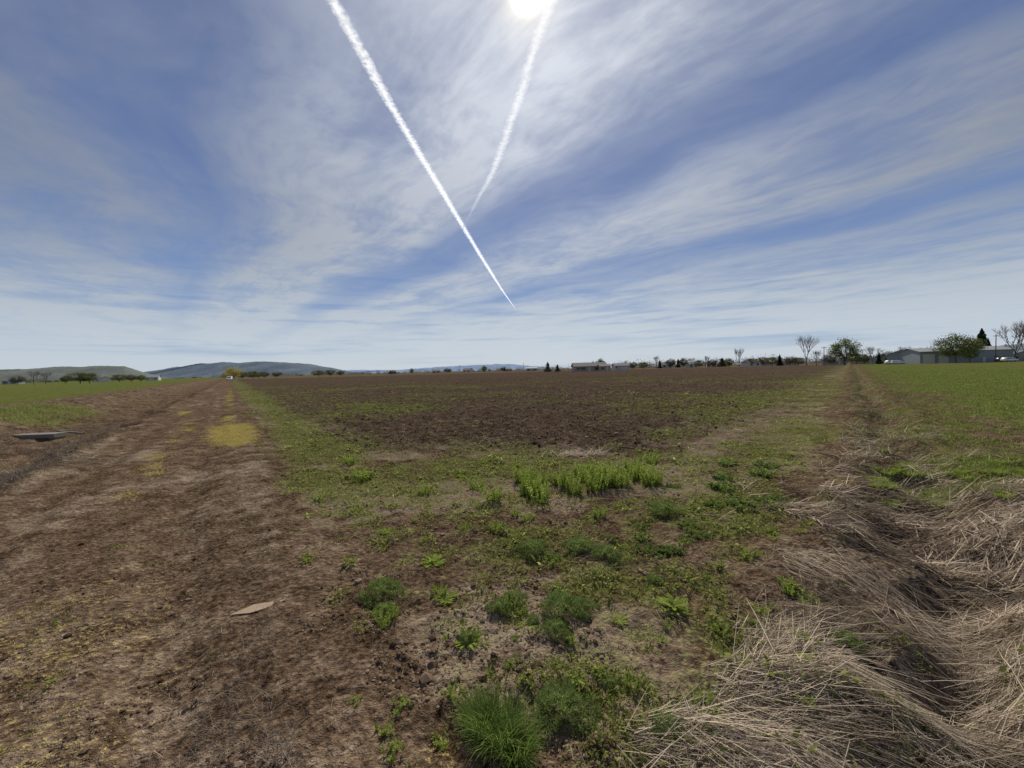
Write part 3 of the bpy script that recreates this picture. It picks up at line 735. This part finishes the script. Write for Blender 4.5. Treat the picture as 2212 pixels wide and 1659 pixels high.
barn = building('metal_barn', 'long grey metal barn with pale roof and white doors', 'barn', 1.105, 172, 31, 14, 5, 1.6, M_metal, M_mroof,
         [(2, 2.2, 1.2, 1), (10, 2.2, 1.2, 1)], [(-12.5, 4, 3.9), (-7.5, 3.4, 3.6), (6, 1, 2.1)], rot=-.25)
building('machine_shed', 'grey-blue machine shed with gabled roof', 'shed', 1.0, 182, 10, 12, 4.4, 2, M_metal, M_mroof, [(-3, 2, 1, 1)], [(1.5, 3.2, 3.4)], rot=.3)
building('white_shed', 'low white shed with pale roof near poles', 'shed', 1.262, 172, 14, 9, 3, 1.5, M_white, M_mroof, [(-4, 1.6, 1, .9)], [(2, 3, 2.5)], rot=-.1)
building('farm_shed', 'small pale farm shed beside tall bare trees', 'shed', 1.33, 165, 12, 8, 3.2, 1.3, M_white, M_mroof, [(-2, 1.6, 1, .9)], [(2, 3, 2.5)], rot=.1)
for i, (k, d) in enumerate([(-1.25, 300), (-1.03, 320), (-.9, 360), (-.30, 450), (-.19, 470), (-.11, 430), (-.01, 420), (.05, 410), (.385, 300), (.45, 330), (.50, 310), (.60, 280), (.645, 290), (.69, 280), (.81, 250), (.88, 250), (.93, 240), (.965, 235)]):
    w = random.uniform(6, 11); wm = random.choice([M_white, M_white, M_tan, M_metal]); rm = random.choice([M_roof, M_roof, M_mroof])
    building('farmhouse', 'small gabled house among trees beyond the fields', 'house', k, d, w, 8, random.uniform(2.4, 3.), random.uniform(1.2, 2), wm, rm,
             [(-w*.3, 1.5, 1.3, 1.1), (w*.3, 1.5, 1.3, 1.1)], [(0, 1, 2)], rot=random.uniform(-.5, .5), group='houses beyond the fields')

# utility poles
M_pole = plain('pole_wood', (.12, .095, .075), .9, .2, 3)
def pole(k, d, h):
    r = bpy.data.objects.new('utility_pole', None); link(r); r.location = (k*d, d, 0); r.rotation_euler = (0, 0, random.uniform(-.3, .3))
    top(r, 'wooden utility pole with crossarm beyond the field', 'utility pole', 'utility poles beyond the fields')
    v, f = tubes([(Vector((0, 0, -.3)), Vector((0, 0, h)), .19, .12)], 10); obj_from('post', np_mesh('post', v, f, M_pole, True), r)
    obj_from('crossarm', boxmesh('crossarm', (2.4, .14, .16), M_pole, .01), r, (0, -.16, h-.6))
    for x in (-1.1, -.5, .5, 1.1):
        v, f = tubes([(Vector((0, 0, 0)), Vector((0, 0, .12)), .05, .07), (Vector((0, 0, .12)), Vector((0, 0, .22)), .07, .03)], 8)
        obj_from('insulator', np_mesh('insulator', v, f, M_glass, True), r, (x, -.16, h-.52))
for a in [(.784, 200, 9.5), (.656, 290, 8.5), (.487, 300, 8.5), (1.215, 160, 11), (1.24, 210, 9), (.40, 330, 8), (.03, 420, 8), (-.13, 430, 8), (.975, 215, 9), (.88, 250, 9)]: pole(*a)

# vehicles
M_cw = plain('white_car_paint', (.75, .76, .78), .25, .03, 1); M_tyre = plain('tyre_rubber', (.02, .02, .02), .9); M_rim = plain('steel_rim', (.4, .4, .42), .3, .1, 2, 1.)
M_lamp = plain('lamp_lens', (.8, .8, .75), .1, .03); M_cd = plain('dark_car_paint', (.08, .09, .11), .3, .1)
def car(k, d, heading, paint, label, off=0):
    r = bpy.data.objects.new('parked_car', None); link(r); x, y = k*d+off, d; r.location = (x, y, hz(x, y)+.02); r.rotation_euler = (0, 0, heading)
    top(r, label, 'car', 'cars parked beyond the field')
    prof = [(-2.35, .45), (-2.4, .75), (-2.3, 1.0), (-1.35, 1.12), (-.75, 1.68), (1.0, 1.74), (2.15, 1.62), (2.35, 1.1), (2.38, .45)]
    bm = bmesh.new(); a = [bm.verts.new((-.92, y_, z_)) for y_, z_ in prof]; b = [bm.verts.new((.92, y_, z_)) for y_, z_ in prof]
    bm.faces.new(a); bm.faces.new(b[::-1])
    for i in range(len(prof)):
        j = (i+1) % len(prof); bm.faces.new((a[j], a[i], b[i], b[j]))
    for v in bm.verts:
        if v.co.z > 1.3: v.co.x *= .84
    bmesh.ops.recalc_face_normals(bm, faces=bm.faces); bmesh.ops.bevel(bm, geom=bm.edges[:], offset=.06, segments=2)
    bm_obj('body', bm, paint, r, True)
    def quad(nm, pts, m):
        me = bpy.data.meshes.new(nm); me.from_pydata(pts, [], [tuple(range(len(pts)))]); me.materials.append(m); return obj_from(nm, me, r)
    quad('windshield', [(-.76, -1.30, 1.2), (.76, -1.30, 1.2), (.68, -.84, 1.63), (-.68, -.84, 1.63)], M_glass)
    for sx in (-1, 1):
        quad('side_window', [(sx*.905, -1.0, 1.2), (sx*.905, 1.9, 1.2), (sx*.80, 1.8, 1.58), (sx*.80, -.7, 1.58)], M_glass)
        obj_from('headlight', boxmesh('headlight', (.34, .1, .16), M_lamp, .02), r, (sx*.66, -2.36, .84))
        for yy in (-1.45, 1.45):
            w = bpy.data.objects.new('wheel', None); link(w); w.parent = r; w.location = (sx*.82, yy, .34)
            bm = bmesh.new(); bmesh.ops.create_cone(bm, cap_ends=True, segments=20, radius1=.35, radius2=.35, depth=.24, matrix=Matrix.Rotation(math.pi/2, 4, 'Y')); bm_obj('tyre', bm, M_tyre, w)
            bm = bmesh.new(); bmesh.ops.create_cone(bm, cap_ends=True, segments=16, radius1=.2, radius2=.2, depth=.26, matrix=Matrix.Rotation(math.pi/2, 4, 'Y')); bm_obj('rim', bm, M_rim, w)
    obj_from('grille', boxmesh('grille', (.7, .06, .2), M_glass, .01), r, (0, -2.39, .72)); obj_from('bumper', boxmesh('bumper', (1.7, .12, .16), paint, .02), r, (0, -2.4, .5))
car(-.705, 160, math.radians(35), M_cw, 'white sport utility car parked on the dirt road', -.6)
car(.972, 172, .9, M_cw, 'white car parked in front of the machine shed'); car(.955, 176, 1.4, M_cw, 'white car parked in front of the machine shed')
car(1.237, 158, 1.2, M_cd, 'dark car parked beside the white shed'); car(1.25, 156, 1.5, M_cw, 'white car parked beside the white shed')

# ------------------------------------------------------------------ hills
def hills(name, d, depth, k0, k1, prof, c1, c2, seed):
    ks = np.linspace(k0, k1, 260); ts = np.linspace(-1, 1, 41)
    K, Tt = np.meshgrid(ks, ts, indexing='ij'); D = d+depth*Tt
    x = K*D; y = D
    px, ph = zip(*prof); hh = np.interp(K, px, ph)
    z = hh*np.cos(Tt*np.pi/2)**1.2*(1+.35*(fbm(x*.0022, y*.0012, 4, seed)-.5))+hh*.22*(fbm(x*.006, y*.003, 4, seed+5)-.5)-4*np.abs(Tt)
    V = np.stack([x, y, z], -1).reshape(-1, 3); n2 = len(ts)
    i = np.arange(len(ks)-1)[:, None]; j = np.arange(n2-1)[None]
    F = np.stack([i*n2+j, (i+1)*n2+j, (i+1)*n2+j+1, i*n2+j+1], -1).reshape(-1, 4)
    m, nt, out = new_mat(name+'_surface'); P = nt.node('ShaderNodeTexCoord').outputs['Object']
    mp = nt.node('ShaderNodeMapping'); nt.l.new(P, mp.inputs[0]); mp.inputs['Scale'].default_value = (1, .5, 2)
    nz = nt.noise(mp.outputs[0], .004, 6, .6).outputs[0]
    b = nt.node('ShaderNodeBsdfDiffuse'); nt.l.new(nt.ramp(nz, [(.38, c1), (.62, c2)]), b.inputs[0]); nt.l.new(b.outputs[0], out.inputs[0])  # slope colours carry a painted bluish tint for aerial haze
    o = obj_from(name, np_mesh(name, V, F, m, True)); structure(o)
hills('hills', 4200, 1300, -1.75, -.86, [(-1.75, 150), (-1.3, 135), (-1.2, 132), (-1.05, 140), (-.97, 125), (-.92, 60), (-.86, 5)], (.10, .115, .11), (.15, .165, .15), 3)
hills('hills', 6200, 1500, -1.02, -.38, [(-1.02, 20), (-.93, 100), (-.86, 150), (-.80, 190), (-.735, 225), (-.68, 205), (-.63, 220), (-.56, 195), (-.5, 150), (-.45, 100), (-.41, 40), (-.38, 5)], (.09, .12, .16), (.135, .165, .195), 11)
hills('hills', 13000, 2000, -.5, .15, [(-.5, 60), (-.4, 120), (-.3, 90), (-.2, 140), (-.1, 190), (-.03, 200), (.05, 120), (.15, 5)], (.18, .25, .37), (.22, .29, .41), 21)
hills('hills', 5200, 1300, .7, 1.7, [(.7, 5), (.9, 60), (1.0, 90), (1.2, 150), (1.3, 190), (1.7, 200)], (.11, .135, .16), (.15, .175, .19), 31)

# ------------------------------------------------------------------ contrails (ice-crystal ribbons 10 km up)
def contrail(p0, p1, w0, w1, seed, dens, label):
    Hh = 10000.; n = 700; m = 12
    t = np.linspace(0, 1, n); p0 = np.array(p0); p1 = np.array(p1)
    d = p1-p0; L = np.linalg.norm(d); nn = np.array([d[1], -d[0]])/L
    wob = .014*(fbm(t*9, t*0+seed, 2, seed)-.5)+.008*np.sin(t*7+seed)
    if dens > .8: wob = wob-.045*np.sin(np.pi*np.clip(t*1.1-.1, 0, 1))
    else: wob = wob+.03*np.sin(np.pi*np.clip(t*1.3-.3, 0, 1))
    w = (w0+(w1-w0)*t**1.2)*(.9+.2*fbm(t*30, t*0+3, 2, seed+1))
    w = w*np.clip((1-t)/.40, .08, 1)**.7
    u = np.linspace(-1, 1, m)
    X = p0[0]+d[0]*t[:, None]+nn[0]*(wob[:, None]+u[None]*w[:, None]); Y = p0[1]+d[1]*t[:, None]+nn[1]*(wob[:, None]+u[None]*w[:, None])
    V = np.stack([X*Hh, Y*Hh, np.full_like(X, Hh)], -1).reshape(-1, 3)
    i = np.arange(n-1)[:, None]; j = np.arange(m-1)[None]
    F = np.stack([i*m+j, (i+1)*m+j, (i+1)*m+j+1, i*m+j+1], -1).reshape(-1, 4)
    ti = np.stack([np.broadcast_to(u[None]*.5+.5, X.shape), np.broadcast_to(t[:, None], X.shape)], -1).reshape(-1, 2)
    mat, nt, out = new_mat('contrail_ice'); a = nt.node('ShaderNodeAttribute'); a.attribute_name = 'tint'
    sep = nt.node('ShaderNodeSeparateColor'); nt.l.new(a.outputs['Color'], sep.inputs[0]); uu, tt = sep.outputs[0], sep.outputs[1]
    P = nt.node('ShaderNodeTexCoord').outputs['Object']
    nz = nt.noise(P, .0055, 5, .6, .6).outputs[0]; nz2 = nt.noise(P, .0012, 3).outputs[0]
    edge = nt.m('ABSOLUTE', nt.m('SUBTRACT', nt.m('MULTIPLY', uu, 2), 1))
    al = nt.m('SUBTRACT', nt.m('ADD', 1.0, nt.m('MULTIPLY', nt.m('SUBTRACT', nz, .5), 1.9)), nt.m('POWER', edge, 1.1))
    al = nt.m('MULTIPLY', nt.sstep(al, -.05, 1.3), nt.m('ADD', .5, nt.m('MULTIPLY', nz2, .7)))
    al = nt.m('MULTIPLY', al, nt.sstep(edge, 1.0, .7))
    al = nt.m('MULTIPLY', al, nt.sstep(tt, 1.0, .55) if dens < .8 else 1.0)
    al = nt.m('MULTIPLY', al, dens, clamp=True)
    tr = nt.node('ShaderNodeBsdfTransparent'); tl = nt.node('ShaderNodeBsdfTranslucent'); tl.inputs[0].default_value = (.85, .85, .85, 1)
    df = nt.node('ShaderNodeBsdfDiffuse'); df.inputs[0].default_value = (.85, .85, .85, 1)
    ad = nt.node('ShaderNodeAddShader'); nt.l.new(tl.outputs[0], ad.inputs[0]); nt.l.new(df.outputs[0], ad.inputs[1])
    mx = nt.node('ShaderNodeMixShader'); nt.l.new(al, mx.inputs[0]); nt.l.new(tr.outputs[0], mx.inputs[1]); nt.l.new(ad.outputs[0], mx.inputs[2]); nt.l.new(mx.outputs[0], out.inputs[0])
    o = obj_from('contrail', np_mesh('contrail', V, F, mat, False, ti)); top(o, label, 'contrail')
contrail((-.525, .30), (.100, 6.6), .025, .022, 4, .95, 'long white contrail crossing the blue sky')
contrail((.34, .35), (-.345, 2.9), .021, .027, 9, .55, 'white contrail passing close beside the sun')

# ------------------------------------------------------------------ sky
AZ, EL = math.radians(3.4), math.radians(42.3)
sun = Vector((math.cos(EL)*math.sin(AZ), math.cos(EL)*math.cos(AZ), math.sin(EL)))
w = bpy.data.worlds.new('World'); scene.world = w; w.use_nodes = True
nt = NT(w.node_tree); nt.n.clear(); out = nt.node('ShaderNodeOutputWorld'); bg = nt.node('ShaderNodeBackground'); bg.inputs[1].default_value = .1
nt.l.new(bg.outputs[0], out.inputs[0])
sky = nt.node('ShaderNodeTexSky'); sky.sky_type = 'NISHITA'; sky.sun_disc = False; sky.sun_elevation = EL; sky.sun_rotation = AZ; sky.air_density = 1; sky.dust_density = .6
D = nt.node('ShaderNodeTexCoord').outputs['Generated']
sp = nt.node('ShaderNodeSeparateXYZ'); nt.l.new(D, sp.inputs[0]); dx, dy, dz = sp.outputs
zc = nt.m('MAXIMUM', dz, .0)
zd = nt.m('ADD', zc, .012)
X = nt.m('DIVIDE', dx, zd); Y = nt.m('DIVIDE', dy, zd)
cb = nt.node('ShaderNodeCombineXYZ'); nt.l.new(X, cb.inputs[0]); nt.l.new(Y, cb.inputs[1]); PL = cb.outputs[0]
wn = nt.noise(PL, .6, 3, .45).outputs['Color']; ws = nt.node('ShaderNodeSeparateColor'); nt.l.new(wn, ws.inputs[0])
wx = nt.m('MULTIPLY', nt.m('SUBTRACT', ws.outputs[0], .5), 1.1); wy = nt.m('MULTIPLY', nt.m('SUBTRACT', ws.outputs[1], .5), 1.2)
nco = nt.m('ADD', nt.m('ADD', nt.m('MULTIPLY', X, .76), nt.m('MULTIPLY', Y, .65)), wx)
aco = nt.m('ADD', nt.m('SUBTRACT', nt.m('MULTIPLY', X, .65), nt.m('MULTIPLY', Y, .76)), wy)
t = nt.m('DIVIDE', nt.m('ADD', nco, 2), 8)
band = nt.ramp(t, [(0, .62), (.125, .72), (.215, .66), (.262, .22), (.306, .78), (.36, 1.), (.41, 1.), (.45, .2), (.48, .18), (.53, .9), (.60, .85), (.66, .25), (.75, .6), (.87, .7), (1, .75)])
def streak(sa, sn, scale, det, rough):
    c = nt.node('ShaderNodeCombineXYZ'); nt.put(c.inputs[0], nt.m('MULTIPLY', aco, sa)); nt.put(c.inputs[1], nt.m('MULTIPLY', nco, sn))
    return nt.noise(c.outputs[0], scale, det, rough, 0.).outputs[0]
s1 = streak(.45, 1.5, 1.6, 5, .52); s2 = streak(1.2, 2.8, 6., 4, .55); s3 = nt.noise(PL, 1.3, 7, .57, .1).outputs[0]
tex = nt.m('ADD', nt.m('ADD', nt.m('MULTIPLY', s1, .46), nt.m('MULTIPLY', s2, .15)), nt.m('MULTIPLY', s3, .39))
tex = nt.sstep(tex, .37, .61)
dens = nt.m('MULTIPLY', band, nt.m('ADD', .36, nt.m('MULTIPLY', tex, .78)))
low = nt.sstep(zc, .27, .02)
hb = nt.node('ShaderNodeCombineXYZ'); nt.put(hb.inputs[0], nt.m('MULTIPLY', nt.m('ARCTAN2', dx, dy), 1.8)); nt.put(hb.inputs[1], nt.m('MULTIPLY', zc, 30))
hn = nt.noise(hb.outputs[0], 1., 6, .6, .4).outputs[0]
lowd = nt.m('MULTIPLY', low, nt.sstep(nt.m('ADD', hn, nt.m('MULTIPLY', low, .18)), .44, .68))
fade = nt.sstep(zc, .02, .16)
dens = nt.m('ADD', nt.m('MULTIPLY', dens, fade), nt.m('MULTIPLY', lowd, .9), clamp=True)
base = nt.ramp(zc, [(0, (.45, .55, .67)), (.06, (.29, .42, .62)), (.18, (.165, .275, .53)), (.4, (.10, .17, .385)), (.75, (.07, .11, .255)), (1, (.055, .09, .22))])
dot = nt.node('ShaderNodeVectorMath', operation='DOT_PRODUCT'); nt.l.new(D, dot.inputs[0]); dot.inputs[1].default_value = sun
dp = nt.m('MAXIMUM', dot.outputs['Value'], 0.)
def pw(n): return nt.m('POWER', dp, n)
bright = nt.m('ADD', .215, nt.m('MULTIPLY', pw(4.), .46))
cloudc = nt.node('ShaderNodeVectorMath', operation='SCALE'); cloudc.inputs[0].default_value = (1.0, 1.07, 1.19); nt.l.new(bright, cloudc.inputs['Scale'])
cc = nt.mix(nt.sstep(zc, .36, .0), cloudc.outputs[0], (.60, .67, .75))
c = nt.mix(nt.m('MULTIPLY', dens, .93), base, cc)
def addc(c, f, col):
    v = nt.node('ShaderNodeVectorMath', operation='SCALE'); v.inputs[0].default_value = col; nt.put(v.inputs['Scale'], f)
    a = nt.node('ShaderNodeVectorMath', operation='ADD'); nt.l.new(c, a.inputs[0]); nt.l.new(v.outputs[0], a.inputs[1]); return a.outputs[0]
c = addc(c, nt.m('MULTIPLY', pw(16.), .08), (1, 1, 1)); c = addc(c, nt.m('MULTIPLY', pw(130.), .10), (1, .97, .86)); c = addc(c, nt.m('MULTIPLY', pw(800.), .42), (1, .82, .44)); c = addc(c, nt.m('MULTIPLY', pw(7000.), 5.), (1, .9, .6))
v = nt.node('ShaderNodeVectorMath', operation='SCALE'); nt.l.new(c, v.inputs[0]); v.inputs['Scale'].default_value = 8.8
v2 = nt.node('ShaderNodeVectorMath', operation='SCALE'); nt.l.new(sky.outputs[0], v2.inputs[0]); v2.inputs['Scale'].default_value = .07
a = nt.node('ShaderNodeVectorMath', operation='ADD'); nt.l.new(v.outputs[0], a.inputs[0]); nt.l.new(v2.outputs[0], a.inputs[1]); nt.l.new(a.outputs[0], bg.inputs[0])
try: w.cycles.sampling_method = 'NONE'
except Exception: pass

L = bpy.data.lights.new('sun', 'SUN'); L.energy = 5.0; L.angle = math.radians(.53); L.color = (1, .93, .81)
lo = bpy.data.objects.new('sun', L); link(lo); lo.rotation_euler = sun.to_track_quat('Z', 'Y').to_euler(); lo.location = (0, 0, 50)

# ------------------------------------------------------------------ camera
cam = bpy.data.cameras.new('camera'); co = bpy.data.objects.new('camera', cam); link(co)
cam.sensor_width = 36; cam.lens = 14.0; cam.clip_start = .05; cam.clip_end = 200000
co.matrix_world = Matrix.Translation((0, 0, 1.6)) @ Matrix.Rotation(math.radians(90-2.03), 4, 'X') @ Matrix.Rotation(math.radians(-1.4), 4, 'Z')
scene.camera = co
